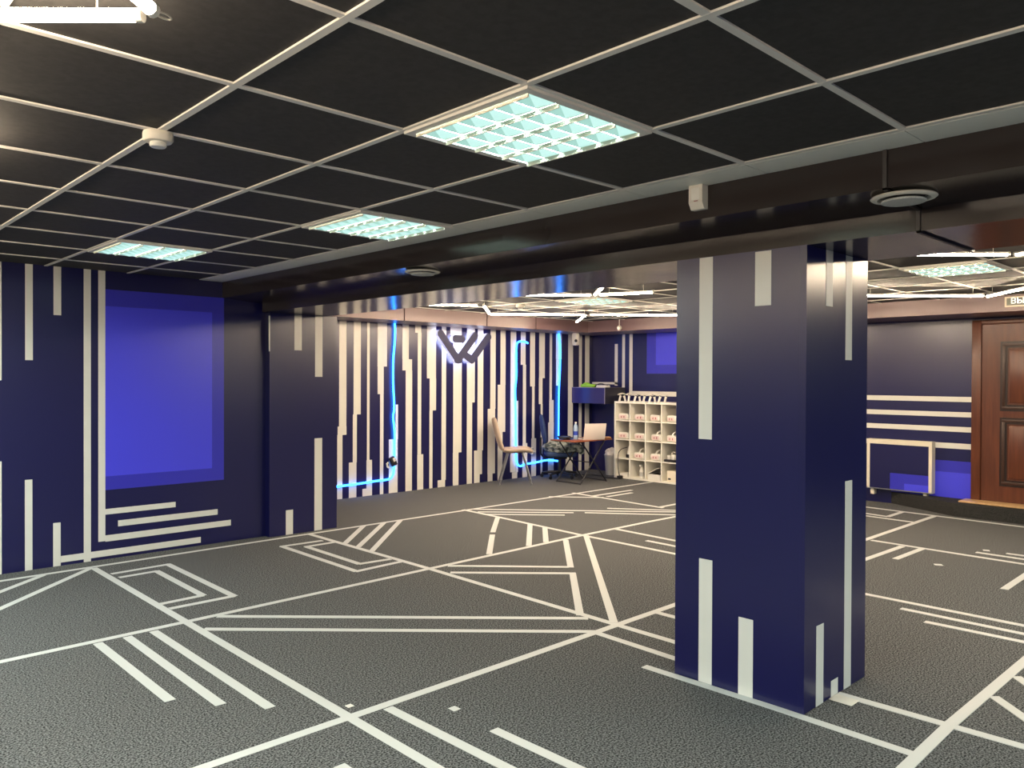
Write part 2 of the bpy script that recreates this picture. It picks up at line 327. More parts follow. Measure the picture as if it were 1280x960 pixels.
for (za, zb) in [(.33, 1.075), (1.145, 1.90)]:
    m = MB(); y0, y1 = 1.80, 2.51
    for a in [(y0, y1, za, za + .07), (y0, y1, zb - .07, zb), (y0, y0 + .07, za + .07, zb - .07), (y1 - .07, y1, za + .07, zb - .07)]: dbox(m, *a, .05, .056)
    m.build('panel_moulding', M['doordk'], leaf)
    m = MB(); dbox(m, y0 + .02, y1 - .02, za + .02, za + .05, .056, .064, 0, .006); dbox(m, y0 + .02, y1 - .02, zb - .05, zb - .02, .056, .064, 0, .006)
    dbox(m, y0 + .02, y0 + .05, za + .048, zb - .048, .056, .0635, 0, .006); dbox(m, y1 - .05, y1 - .02, za + .048, zb - .048, .056, .0635, 0, .006)
    m.build('panel_bead', pmat('groove_bead', (.05, .022, .014), .35), leaf)
    m = MB(); dbox(m, y0 + .09, y1 - .09, za + .09, zb - .09, .05, .062, 0, .01)
    m.build('door_panel', M['door'], leaf)
m = MB(); dbox(m, 1.67, 1.72, 1.02, 1.22, .05, .06, 0, .004); m.tube([(-.06, -.305, 1.0), (-.10, -.305, 1.0), (-.10, -.20, 1.0)], .009, 8)
m.build('door_handle', M['chrome'], leaf)
m = MB(); dbox(m, 1.5, 2.84, .14, .158, .06, .30, 0, .004)
m.build('threshold', M['threshold'], dr)

# ------------------------------------------------------------------ CEILING LIGHTS (recessed panels)
def make_panel():
    t = thing('ceiling_light', '', 'ceiling light', (0, 0, ZC))
    fr = MB()
    for a in [((-.3, -.3), (.3, -.272)), ((-.3, .272), (.3, .3)), ((-.3, -.272), (-.272, .272)), ((.272, -.272), (.3, .272))]:
        fr.box((a[0][0], a[0][1], -.010), (a[1][0], a[1][1], -.0005))
    fr.build('light_frame', M['grid'], t)
    MB().box((-.272, -.272, -.0035), (.272, .272, -.0005)).build('diffuser', M['plate'], t)
    lv = MB(); W_ = .544; rows, cells = 4, 6
    for r_ in range(rows + 1):                      # long V fins running along y
        x = -.272 + W_ * r_ / rows; h = .010
        x = min(max(x, -.268), .268)
        lv.prism([(x - .0015, -.0200), (x + .0015, -.0200), (x + .0025, -.0045), (x - .0025, -.0045)], -.272, .272, 1, 4)
    for r_ in range(rows):
        xa = -.272 + W_ * r_ / rows; xb = xa + W_ / rows; xm = (xa + xb) / 2
        for c_ in range(cells):                     # each cell carries a low pyramid with self-glowing facets
            ya = -.272 + W_ * c_ / cells; yb = ya + W_ / cells; ym = (ya + yb) / 2
            e = .003
            P = [(xa + e, ya + .002, -.0045), (xb - e, ya + .002, -.0045), (xb - e, yb - .002, -.0045), (xa + e, yb - .002, -.0045), (xm + .010, ym, -.0215)]
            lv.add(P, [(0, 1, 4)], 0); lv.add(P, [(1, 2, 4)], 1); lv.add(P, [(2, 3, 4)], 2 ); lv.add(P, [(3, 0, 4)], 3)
    lv.build('louver', [M['glowA'], M['glowB'], M['glowC'], M['glowD'], M['cream']], t)
    return t
M['glowA'] = pmat('glow_facet_white', (.06, .08, .075), .35, emit=(.60, .95, .88), es=.98)  # facets emit fixed tints in place of light reflected from the tubes
M['glowB'] = pmat('glow_facet_mint', (.06, .08, .075), .35, emit=(.44, .72, .60), es=.80)
M['glowC'] = pmat('glow_facet_blue', (.06, .08, .075), .35, emit=(.20, .55, .80), es=.80)
M['glowD'] = pmat('glow_facet_pale', (.06, .08, .075), .35, emit=(.46, .84, .74), es=.80)
pan = make_panel()
plab = [((1.904, 1.916), 'large bright lattice ceiling light panel nearest to the viewer'),
        ((2.504, 3.716), 'lattice ceiling light panel beside the beam, in front of the left pilaster'),
        ((1.904, 5.516), 'narrow-looking white ceiling light panel close to the left wall'),
        ((6.60, 2.01), 'greenish ceiling light panel in the far room, right of the big pillar'),
        ((6.60, 5.61), 'greenish ceiling light panel in the far room, left of the big pillar')]
for i, ((x, y), lb) in enumerate(plab):
    o = pan if i == 0 else copy_tree(pan)
    o.location = (x, y, ZC - .006); tag(o, lb, group='square ceiling light panels')

# ------------------------------------------------------------------ WARM TUBES
ZT = 2.268
def tube_light(a, b, label, group, loop=False):
    a = Vector((*a, 0)); b = Vector((*b, 0)); c = (a + b) / 2; d = (b - a); L = d.length; ang = math.atan2(d.y, d.x)
    t = thing('tube_light', label, 'tube light', (c.x, c.y, ZT), ang, group)
    if group == GF:                                     # far tubes: opaque white batten on top, glowing lower half
        def half(a0, a1, r):
            n = 10; pr = [(r * math.cos(a0 + (a1 - a0) * i / n), r * math.sin(a0 + (a1 - a0) * i / n)) for i in range(n + 1)]
            return MB().prism(pr, -L / 2 + .015, L / 2 - .015, 0)
        half(math.pi * .98, math.pi * 2.02, .0145).build('glowing_tube', M['warm2'], t)
        half(0, math.pi, .0146).build('batten', M['whiteplas'], t)
    else:
        MB().tube([(-L / 2 + .015, 0, 0), (L / 2 - .015, 0, 0)], .0145, 12).build('glowing_tube', M['warm'], t)
    for s in (-1, 1):
        MB().tube([(s * (L / 2 - .016), 0, 0), (s * L / 2, 0, 0)], .0155, 12).build('end_cap', M['whiteplas'], t)
        x = s * (L / 2 - .1)
        MB().tube([(x, 0, .012), (x, 0, ZC - ZT - .001)], .0018, 6).build('hanger', M['whiteplas'], t)
    if loop:
        pts = [(L / 2 + .008 + .03 * (1 - math.cos(w)), .012 * math.sin(w), .012 * math.sin(w * .5)) for w in [i * math.pi / 8 for i in range(17)]]
        MB().tube(pts, .0022, 6).build('wire_loop', M['whiteplas2'], t)
    return t
GN, GF = 'warm tubes hanging in the near room', 'warm tubes zigzagging in the far room'
tube_light((-.222, 2.580), (.603, 1.788), 'long bright warm tube at the top left corner of the near ceiling', GN)
tube_light((-.24, .98), (.612, 1.752), 'warm tube with a wire loop meeting another tube at top left', GN, True)
tube_light((-.46, 1.13), (.365, 1.93), 'warm tube just entering the top left corner', GN)
tube_light((-.225, 2.615), (.585, 3.375), 'warm tube beyond the top edge, joined to the long one near the smoke detector', GN)
tube_light((.585, 3.41), (-.22, 4.17), 'warm tube running on past the smoke detector, second along the ceiling', GN)
tube_light((-.22, 4.21), (.585, 4.98), 'warm tube running towards the striped side wall, third along the ceiling', GN)
tube_light((.585, 5.02), (-.22, 5.79), 'warm tube closest to the side wall with bright blue squares', GN)
tube_light((-.22, .93), (.60, .14), 'unseen warm tube added overhead for near-room light, first of three', GN)  # three overhead tubes added out of view to light the near room
tube_light((.60, .10), (-.22, -.70), 'unseen warm tube added overhead for near-room light, second of three', GN)
tube_light((-.22, -.74), (.60, -1.54), 'unseen warm tube added overhead for near-room light, third of three', GN)
tube_light((4.78, 7.14), (5.58, 6.36), 'warm tube above the round-cornered wall sign', GF)
tube_light((5.66, 6.36), (6.455, 7.145), 'short-looking angled warm tube right of the wall sign', GF)
tube_light((6.474, 7.164), (7.325, 6.365), 'left half of the long warm tube line above the table', GF)
tube_light((7.365, 6.325), (8.19, 5.56), 'right half of the long warm tube line, running behind the big pillar', GF)
tube_light((7.42, 6.44), (8.24, 7.31), 'short slanting warm tube hanging below the long line over the table', GF)
tube_light((4.82, 5.62), (5.645, 4.822), 'warm tube with one end hidden by the beam, over the far chairs', GF)
tube_light((4.85, 3.95), (5.645, 4.78), 'slanting warm tube coming over the beam beside the green panel', GF)
tube_light((5.68, 4.76), (5.84, 4.25), 'warm tube tapering away to the right behind the green panel', GF)
tube_light((4.79, 2.20), (5.616, 1.403), 'warm tube directly right of the big pillar, over the green panel', GF)
tube_light((5.655, 1.385), (5.22, .36), 'warm tube leaving the right edge above the green panel', GF)
tube_light((7.40, 3.06), (8.225, 2.258), 'warm tube right of the big pillar, closer to the door', GF)
tube_light((8.30, 2.25), (7.40, 1.53), 'warm tube leaving the right edge beside the exit sign', GF)
tube_light((8.22, 5.52), (7.40, 4.74), 'hidden warm tube added behind the big pillar for light, left one', GF)  # two unseen tubes added behind the pillar to help light the far room
tube_light((7.38, 3.12), (8.2, 3.92), 'hidden warm tube added behind the big pillar for light, right one', GF)

# ------------------------------------------------------------------ CEILING FIXTURES
def make_smoke(loc, label, s=1.):
    t = thing('smoke_detector', label, 'smoke detector', loc, 0, 'smoke detectors')
    MB().lathe([(.048 * s, 0), (.050 * s, -.008 * s), (.050 * s, -.024 * s), (.044 * s, -.032 * s), (.02 * s, -.034 * s), (.0005, -.034 * s)], n=28).build('housing', M['whiteplas2'], t)
    MB().lathe([(.026 * s, -.0335 * s), (.028 * s, -.045 * s), (.024 * s, -.050 * s), (.0005, -.050 * s)], n=24).build('sensor_head', M['whiteplas'], t)
    return t
make_smoke((1.004, 2.83, ZC - .006), 'white smoke detector on the near ceiling grid at left')
make_smoke((6.36, 6.51, ZC - .006), 'tiny white smoke detector on the far ceiling above the wall sign', 1.05)

t = thing('motion_detector', 'white motion detector box on the beam above the big pillar', 'motion detector', (3.0, 1.934, 2.285))
MB().prism([(-.045, .055), (0, .055), (0, -.058), (-.028, -.058), (-.046, -.03)], -.034, .034, 1).build('housing', M['whiteplas2'], t)
MB().bbox((-.0475, -.022, -.02), (-.030, .022, .035), .004).build('lens', M['whiteplas'], t)
MB().box((-.0475, -.012, -.026), (-.040, .006, -.0225)).build('badge', M['red'], t)

def make_vent(loc, label):
    t = thing('round_vent', label, 'ceiling vent', loc, 0, 'round vents under the duct')
    MB().lathe([(.096, 0), (.112, -.003), (.116, -.008), (.110, -.013), (.092, -.014), (.088, -.008), (.086, -.0005)], n=40).build('outer_ring', M['whiteplas2'], t)
    MB().lathe([(.086, -.0012), (.086, -.0018), (.0005, -.0018)], n=32).build('throat', M['black'], t)
    MB().lathe([(.0005, -.016), (.070, -.016), (.078, -.020), (.076, -.026), (.0005, -.028)], n=36).build('center_disc', M['grill'], t)
    MB().tube([(0, 0, -.001), (0, 0, -.018)], .006, 8).build('stem', M['black'], t)
    return t
make_vent((3.125, 1.13, 2.1805), 'large round white vent under the duct, right of the big pillar')
make_vent((3.125, 4.11, 2.1805), 'smaller-looking round white vent under the duct near the wall sign')

ch = MB()
for a, b, c_, d_ in [((2.992, 2.182), (3.0, 2.182), (3.0, 2.331), (2.992, 2.331)), ((2.992, 2.1825), (3.345, 2.157), (3.345, 2.1655), (2.992, 2.1905)), ((3.332, 2.070), (3.3402, 2.070), (3.3402, 2.162), (3.332, 2.162)), ((3.332, 2.070), (4.02, 2.070), (4.02, 2.0785), (3.332, 2.0785))]:
    ch.prism([a, b, c_, d_], 1.142, 1.157, 1)
tag(ch.build('cable_channel', pmat('brown_channel', (.016, .012, .012), .45)), 'thin dark cable channel crossing the duct and beam beside the large vent', 'cable channel')

# security camera and hanging sensor by the far corner
t = thing('security_camera', 'small white security camera hanging in the far corner', 'security camera', (9.0, 8.0, 2.05))
MB().tube([(-.02, -.0, .12), (.02, 0, .29)], .006, 8).build('bracket', M['whiteplas'], t)
MB().bbox((-.045, -.045, -.07), (.045, .045, .12), .02).build('camera_body', M['whiteplas'], t)
MB().ball((-.035, -.035, .0), .024).build('lens', M['black'], t)
t = thing('hanging_sensor', 'white ball sensor on a short stem beside the far boxing', 'sensor', (9.0, 7.16, ZC - .001))
MB().tube([(0, 0, 0), (0, 0, -.10)], .008, 8).build('stem', M['whiteplas'], t)
MB().ball((0, 0, -.125), .036).build('ball', M['whiteplas'], t)

# exit sign
t = thing('exit_sign', 'illuminated exit sign with white Cyrillic letters above the brown door', 'exit sign', (9.05, 2.088, 2.264))
MB().bbox((-.022, -.205, -.052), (-.0005, .205, .052), .004).build('sign_case', M['cream'], t)
MB().box((-.0235, -.186, -.036), (-.021, .186, .036)).build('sign_face', M['exitbg'], t)
cu = bpy.data.curves.new('exit_text', 'FONT'); cu.body = 'ВЫХОД'; cu.size = .080; cu.extrude = .0006; cu.align_x = 'CENTER'; cu.align_y = 'CENTER'; cu.bevel_depth = .0011; cu.bevel_resolution = 0
to = bpy.data.objects.new('exit_text', cu); col.objects.link(to)
dg = bpy.context.evaluated_depsgraph_get(); me = bpy.data.meshes.new_from_object(to.evaluated_get(dg))
bpy.data.objects.remove(to)
xs_ = [v.co.x for v in me.vertices]; ys2 = [v.co.y for v in me.vertices]
for v in me.vertices: v.co.x -= (min(xs_) + max(xs_)) / 2; v.co.y -= (min(ys2) + max(ys2)) / 2 - .004
lo = bpy.data.objects.new('lettering', me); me.materials.clear(); me.materials.append(M['exit']); col.objects.link(lo); lo.parent = t
lo.matrix_local = Matrix(((0, 0, -1, -.0245), (-1, 0, 0, 0), (0, 1, 0, 0), (0, 0, 0, 1)))

# ------------------------------------------------------------------ WALL SIGN
def capsule(a, b, r, n=10):
    a = Vector(a); b = Vector(b); d = (b - a).normalized(); ang = math.atan2(d.y, d.x); out = []
    for i in range(n + 1):
        w = ang - math.pi / 2 + math.pi * i / n; out.append((b.x + r * math.cos(w), b.y + r * math.sin(w)))
    for i in range(n + 1):
        w = ang + math.pi / 2 + math.pi * i / n; out.append((a.x + r * math.cos(w), a.y + r * math.sin(w)))
    return out
t = thing('wall_sign', 'backlit dark letter sign of slanted strokes and a pill on the striped wall', 'sign', (7.0, 8.25, 1.88))
O = (7.0, 1.88)
strokes = [((6.575, 2.070), (6.880, 1.725)), ((6.880, 1.725), (7.185, 2.065)), ((7.00, 1.800), (7.125, 1.728)), ((7.125, 1.728), (7.432, 2.058)), ((6.905, 1.728), (6.862, 1.728)), ((6.832, 2.010), (6.952, 2.010))]
def loc2(q): return (q[0] - O[0], q[1] - O[1])
f_, s_, l_ = MB(), MB(), MB()
for i, (a, b) in enumerate(strokes):
    f_.prism(capsule(loc2(a), loc2(b), .052), -.006 - .0002 * i, 0, 1)
    s_.prism(capsule(loc2(a), loc2(b), .0515), 0.0004, .055 + .0002 * i, 1)
    l_.prism(capsule(loc2(a), loc2(b), .040), .0600, .068 + .0002 * i, 1)
f_.build('letter_face', M['logo'], t); s_.build('letter_side', M['sidelit'], t); l_.build('led_backlight', M['led'], t)
for x, z in [(6.65, 1.985), (7.1, 1.97), (7.35, 1.965), (6.85, 2.01), (6.95, 2.01)]: MB().tube([(x - 7, .05, z - 1.88), (x - 7, .099, z - 1.88)], .006, 6).build('standoff', M['chrome'], t)

# ------------------------------------------------------------------ NEON
def smooth_path(pts, n=4):
    P = [Vector(q) for q in pts]; out = []
    for i in range(len(P) - 1):
        p0, p1, p2, p3 = P[max(i - 1, 0)], P[i], P[i + 1], P[min(i + 2, len(P) - 1)]
        for k in range(n):
            t_ = k / n
            out.append(.5 * ((2 * p1) + (p2 - p0) * t_ + (2 * p0 - 5 * p1 + 4 * p2 - p3) * t_ ** 2 + (3 * p1 - p0 - 3 * p2 + p3) * t_ ** 3))
    out.append(P[-1]); return out
GNE = 'blue neon lines on the striped wall'
for key, lb in [('N1', 'blue neon line with one bend, left of the wall sign'), ('N2', 'blue neon line hooked at both ends, behind the beige chair'), ('N3', 'straight blue neon line behind the folding table')]:
    o = MB().tube(smooth_path(D[key]), .0128, 10).build('neon_line', M['neon'])
    tag(o, lb, 'neon light', GNE)
# controller of the first neon line
gx, gy, gz = D['GAD']
t = thing('neon_controller', 'small black box with white plug taped on the left neon line', 'controller', (gx, 8.30, gz))
mt = Matrix.Rotation(R(-24), 4, 'Y')
MB().bbox((-.03, -.02, -.06), (.045, .03, .06), .008, 0, mt).build('case', M['black'], t)
MB().bbox((.0, -.026, -.005), (.035, -.018, .045), .004, 0, mt).build('label_plate', M['whiteplas2'], t)
MB().tube([(-.05, .0, -.08), (-.085, 0, -.06), (-.09, 0, -.02), (-.07, 0, -.01)], .012, 8).build('plug', M['whiteplas'], t)
t = thing('cable_coil', 'small white coil of cable on the striped wall between the two chairs', 'cable', (8.40, 8.325, .385))
MB().tube([(.055 * math.cos(w), 0, .05 * math.sin(w)) for w in [i * math.pi / 8 for i in range(16)]], .010, 8, closed=True).build('coil', M['whiteplas'], t)
MB().bbox((-.02, -.02, -.05), (.03, .02, -.01), .006).build('connector', M['whiteplas2'], t)

# ------------------------------------------------------------------ BEIGE CHAIR
fx, fy = .76, -.65
ang = math.atan2(fy, fx)
t = thing('shell_chair', 'beige shell chair on thin metal legs beside the hooked neon line', 'chair', (7.69, 7.96, 0), ang)
# profile of the shell in local x (front +) and z
prof = [(.235, .445), (.20, .475), (.10, .485), (0, .475), (-.10, .465), (-.165, .48), (-.205, .54), (-.232, .64), (-.262, .76), (-.288, .87), (-.297, .925)]
wd = [.17, .205, .215, .215, .215, .215, .215, .21, .20, .185, .15]
def shell(idx, name):
    v = []; f = []; n = 9
    pts = [(prof[i], wd[i]) for i in idx]
    for side in (0, 1):
        for i, ((x, z), hw) in enumerate(pts):
            j = idx[i]
            tx = prof[min(j + 1, len(prof) - 1)][0] - prof[max(j - 1, 0)][0]; tz = prof[min(j + 1, len(prof) - 1)][1] - prof[max(j - 1, 0)][1]
            l = math.hypot(tx, tz); nx, nz = tz / l, -tx / l     # points up and forward
            if nz < 0 and j < 5: nx, nz = -nx, -nz
            for k in range(n):
                y = -hw + 2 * hw * k / (n - 1); cup = .035 * (abs(y) / hw) ** 2.5
                off = (cup - side * .045)
                v.append((x - nx * 0 + (nx if j >= 5 else nx) * off, y, z + nz * off))
    m_ = len(pts)
    for s in (0, 1):
        for i in range(m_ - 1):
            for k in range(n - 1):
                q = [s * m_ * n + i * n + k, s * m_ * n + i * n + k + 1, s * m_ * n + (i + 1) * n + k + 1, s * m_ * n + (i + 1) * n + k]
                f.append(q if s == 0 else q[::-1])
    def e(i, k): return i * n + k
    o2 = m_ * n
    for i in range(m_ - 1):
        for k in (0, n - 1): f.append([e(i, k), e(i + 1, k), o2 + e(i + 1, k), o2 + e(i, k)])
    for k in range(n - 1):
        for i in (0, m_ - 1): f.append([e(i, k), e(i, k + 1), o2 + e(i, k + 1), o2 + e(i, k)])
    mb = MB(); mb.add(v, f, 0, True); o = mb.build(name, M['seatplas'], t)
    md = o.modifiers.new('sub', 'SUBSURF'); md.levels = 1; md.render_levels = 2
    return o
shell(list(range(0, 6)), 'seat'); shell(list(range(5, 11)), 'backrest')
for sx in (1, -1):
    for sy in (1, -1):
        MB().tube([(sx * .10, sy * .12, .45), (sx * .225, sy * .185, 0.0)], [.013, .009], 8).build('leg', M['chrome'], t)
MB().box((-.12, -.13, .435), (.12, -.11, .452)).box((-.12, .11, .435), (.12, .13, .452)).box((-.11, -.12, .435), (-.09, .12, .452)).box((.09, -.12, .435), (.11, .12, .452)).build('under_frame', M['darkmetal'], t)

# ------------------------------------------------------------------ OFFICE CHAIR
t = thing('office_chair', 'dark blue fabric office chair behind the folding table', 'office chair', (8.62, 7.97, 0), R(-40))
for k_ in range(5):
    w_ = 2 * math.pi * k_ / 5 + .3; c_, s_ = math.cos(w_), math.sin(w_)
    a = MB().tube([(.03 * c_, .03 * s_, .085), (.15 * c_, .15 * s_, .08), (.27 * c_, .27 * s_, .065)], [.024, .02, .016], 8).build('base_arm', M['black'], t)
    MB().tube([(.27 * c_ - .012 * s_, .27 * s_ + .012 * c_, .026), (.27 * c_ + .012 * s_, .27 * s_ - .012 * c_, .026)], .026, 12).tube([(.27 * c_, .27 * s_, .03), (.27 * c_, .27 * s_, .065)], .007, 6).build('caster', M['black'], a)
MB().tube([(0, 0, .07), (0, 0, .30)], [.03, .022], 12).build('gas_column', M['black'], t)
MB().bbox((-.10, -.09, .285), (.10, .09, .32), .01).build('seat_plate', M['black'], t)
MB().bbox((-.22, -.22, .32), (.23, .22, .395), .035, seg=4).build('seat', M['bluefab'], t)
bk = Matrix.Translation((-.25, 0, .72)) @ Matrix.Rotation(R(-9), 4, 'Y')
b = MB(); b.lathe([(.0005, -.030), (.12, -.030), (.185, -.022), (.205, 0), (.185, .022), (.12, .030), (.0005, .030)], n=28, mat=bk @ Matrix.Rotation(R(90), 4, 'Y'), sx=1.13, sy=.98)
b.build('backrest', M['bluefab'], t)
MB().tube([(-.08, 0, .30), (-.24, 0, .30), (-.285, 0, .36), (-.285, 0, .60)], [.016] * 4, 8).build('back_bar', M['black'], t)

# jacket heaped on the seat
bm = bmesh.new(); bmesh.ops.create_icosphere(bm, subdivisions=4, radius=1)
from mathutils import noise
for v in bm.verts:
    n_ = noise.fractal(v.co * 1.6 + Vector((3, 1, 2)), .8, 2.0, 4); n2 = noise.noise(v.co * 5)
    rr = 1 + .22 * n_ + .06 * n2
    v.co = Vector((v.co.x * .27 * rr, v.co.y * .23 * rr, max(v.co.z * .115 * rr, -.055) + .0))
me = bpy.data.meshes.new('jacket'); bm.to_mesh(me); bm.free()
for p_ in me.polygons: p_.use_smooth = True
me.materials.append(M['camo']); jk = bpy.data.objects.new('jacket', me); col.objects.link(jk)
jk.location = (8.61, 7.92, .450); jk.rotation_euler = (0, 0, R(-45))
tag(jk, 'crumpled grey-green camouflage jacket lying on the blue office chair', 'jacket')
slv = MB().tube(smooth_path([(.12, -.14, .03), (.20, -.19, .03), (.26, -.15, -.01), (.29, -.08, -.055)]), [.05] * 12 + [.042], 12).build('sleeve', M['camo'], jk)

# ------------------------------------------------------------------ FOLDING TABLE
TX, TY, TZ = 8.53, 7.46, .61
t = thing('folding_table', 'low folding table with red-brown top and crossed dark legs', 'table', (TX, TY, 0))
MB().bbox((-.40, -.24, TZ - .018), (.40, .24, TZ), .005).build('tabletop', M['tabletop'], t)
for sy in (-1, 1):
    for sx in (-1, 1):
        MB().tube([(sx * .285, sy * .225, .0), (-sx * .25, sy * .215, TZ - .018)], .010, 8).build('leg', M['darkmetal'] if sx > 0 else M['black'], t)
MB().tube([(-.285, -.225, .012), (-.285, .225, .012)], .007, 8).tube([(.285, -.225, .012), (.285, .225, .012)], .007, 8).tube([(0, -.22, .29), (0, .22, .29)], .006, 8).build('cross_bar', M['black'], t)
MB().box((-.27, -.22, TZ - .028), (-.23, .22, TZ - .018)).box((.23, -.22, TZ - .028), (.27, .22, TZ - .018)).build('top_rail', M['black'], t)

# laptop
t = thing('laptop', 'open laptop with pale lid standing on the folding table', 'laptop', (8.585, 7.345, TZ), R(68))
MB().bbox((-.115, -.17, 0), (.115, .17, .014), .004).build('base', M['laptop'], t)
ld = Matrix.Translation((-.115, 0, .014)) @ Matrix.Rotation(R(-12), 4, 'Y')
lid = MB().bbox((-.008, -.17, 0), (0, .17, .225), .004, 0, ld).build('lid', M['laptop'], t)
MB().box((0, -.158, .012), (.0006, .158, .213), 0, ld).build('screen', M['screen'], lid)
MB().box((-.08, -.15, .014), (.03, .15, .0146)).build('keyboard', M['black'], t)
t = tag(MB().bbox((-.10, -.055, 0), (.10, .055, .03), .012).build('wallet_case', M['brown']), 'brown leather case lying beside the laptop', 'case')
t.location = (8.82, 7.29, TZ); t.rotation_euler = (0, 0, R(-35))
# bottle
t = thing('water_bottle', 'clear bluish water bottle with blue label on the folding table', 'bottle', (8.395, 7.455, TZ))
MB().lathe([(.026, 0), (.034, .006), (.035, .06), (.032, .09), (.035, .12), (.035, .155), (.027, .195), (.014, .220), (.0135, .232)], n=20).build('bottle_body', M['bottle'], t)
MB().lathe([(.0150, .229), (.0150, .25), (.0005, .25)], n=16).build('cap', M['whiteplas'], t)
MB().lathe([(.0357, .062), (.0335, .09), (.0357, .118)], n=20).build('bottle_label', M['bottlelab'], t)
# VR headset straps and cables left end of the table
t = thing('headset_bundle', 'tangled dark straps and cables heaped at the table end', 'cable heap', (8.25, 7.53, TZ))
pts = []
for i in range(60):
    w_ = i * .62; rr = .055 + .035 * math.sin(i * .37)
    pts.append((rr * 1.3 * math.cos(w_) + .03 * math.sin(i * .11), rr * math.sin(w_), .010 + .022 * (1 + math.sin(i * .5)) * .5 + i * .0003))
MB().tube(smooth_path(pts, 2), .007, 6).build('cable', M['black'], t)
MB().bbox((-.06, -.05, .012), (.05, .06, .05), .018).build('pouch', M['bluefab'], t)
MB().bbox((.04, -.06, 0), (.13, .02, .018), .006).build('blue_card', pmat('blue_sleeve', (.08, .16, .5), .4), t)

# ------------------------------------------------------------------ BIN
t = thing('waste_bin', 'grey-white plastic waste bin with a crumpled bag beside the shelf', 'bin', (9.46, 7.66, 0))
MB().lathe([(.085, 0), (.092, .005), (.112, .29), (.118, .30), (.118, .315), (.108, .315), (.088, .01), (.0005, .01)], n=28).build('bin_body', M['bin'], t)
bm = bmesh.new(); bmesh.ops.create_icosphere(bm, subdivisions=4, radius=1)
for v in bm.verts:
    n_ = noise.fractal(v.co * 2.2, .8, 2.0, 4); rr = 1 + .2 * n_
    v.co = Vector((v.co.x * .104 * min(rr, 1.1), v.co.y * .104 * min(rr, 1.1), max(-.02, v.co.z) * .105 * rr))
me = bpy.data.meshes.new('bin_bag'); bm.to_mesh(me); bm.free(); me.materials.append(M['bag'])
o = bpy.data.objects.new('bin_bag', me); col.objects.link(o); o.parent = t; o.location = (0, 0, .312)
for p_ in me.polygons: p_.use_smooth = True

# ------------------------------------------------------------------ CUBE SHELF
SX0, SX1 = 9.25, 9.63; SYT = 7.445; PIT = .281; NR, NCOL = 4, 5
t = thing('cube_shelf', 'white open cube shelf full of headsets, left of the big pillar', 'shelf', (SX0, SYT, 0))
th = .016; Wd = PIT * NCOL; Hh = PIT * NR + .016
def sb(y0, y1, z0, z1, x0=0, x1=SX1 - SX0): return MB().box((x0, y0, z0), (x1, y1, z1))
sb(-Wd - th, 0, Hh - .028, Hh).build('top_board', M['shelf'], t)
sb(-Wd - th, 0, 0, .022).build('bottom_board', M['shelf'], t)
for c_ in range(NCOL + 1):
    tt = .026 if c_ in (0, NCOL) else th
    y = -PIT * c_ - (0 if c_ else 0)
    sb(y - tt, y, .022, Hh - .028).build('upright', M['shelf'], t)
for c_ in range(NCOL):
    for r_ in range(1, NR):
        z = PIT * r_ + .005
        tt = .026 if c_ == 0 else th
        sb(-PIT * (c_ + 1), -PIT * c_ - tt, z, z + th).build('shelf_board', M['shelf'], t)
def cell(c_, r_):   # centre front of a cell's floor, r_ counted from the top
    rr = NR - 1 - r_
    return Vector((SX0, SYT - PIT * c_ - PIT / 2 - .01, (.022 if rr == 0 else PIT * rr + .005 + th)))

# VR headset
def make_headset():
    t = thing('vr_headset', '', 'headset', (0, 0, 0))
    v = MB().bbox((0, -.092, .004), (.085, .092, .098), .030, seg=4); v.build('visor', M['whiteplas'], t)
    MB().bbox((-.004, -.070, .020), (.012, .070, .082), .010, seg=3).build('face_plate', M['pink'], t)
    MB().box((-.0052, -.034, .034), (-.002, -.018, .064)).box((-.0052, .008, .034), (-.002, .016, .066)).box((-.0052, .024, .034), (-.002, .034, .06)).build('number_decal', M['red'], t)
    MB().bbox((.082, -.080, .008), (.115, .080, .092), .014).build('face_gasket', M['black'], t)
    pts = [(.10 + .13 * math.sin(w), .085 * math.cos(w), .055) for w in [i * math.pi / 14 for i in range(15)]]
    MB().tube(pts, .012, 8).build('strap', M['whiteplas2'], t)
    return t
def top_strap(t):
    pts = [(.04 + .09 * (1 - math.cos(w)), .0, .095 + .05 * math.sin(w)) for w in [i * math.pi / 12 for i in range(13)]]
    MB().tube(pts, .013, 8).build('top_strap', M['whiteplas'], t)
hs0 = make_headset(); hs1 = make_headset(); top_strap(hs1)
rows = ['top', 'second', 'third']; cols = ['leftmost', 'second', 'third', 'fourth']
HL = 'vr headsets in the shelf cells'
spots = [(0, 0, hs0, .02, 0), (1, 0, hs0, 0, 4), (2, 0, hs0, .01, -5), (3, 0, hs0, .01, -10), (0, 1, hs0, .02, 8), (1, 1, hs0, 0, 4), (2, 1, hs1, -.01, -6), (3, 1, hs1, .0, -4), (1, 2, hs1, .01, 3), (2, 2, hs1, .0, -3)]
used = set()
for c_, r_, src, dy, rot in spots:
    o = src if src.name not in used else copy_tree(src)
    used.add(src.name)
    q = cell(c_, r_); o.location = (q.x + .035, q.y + dy, q.z - .003); o.rotation_euler = (0, 0, R(rot))
    tag(o, 'white and pink headset in the %s row, %s cell from the left' % (rows[r_], cols[c_].replace('leftmost', 'first')), group=HL)

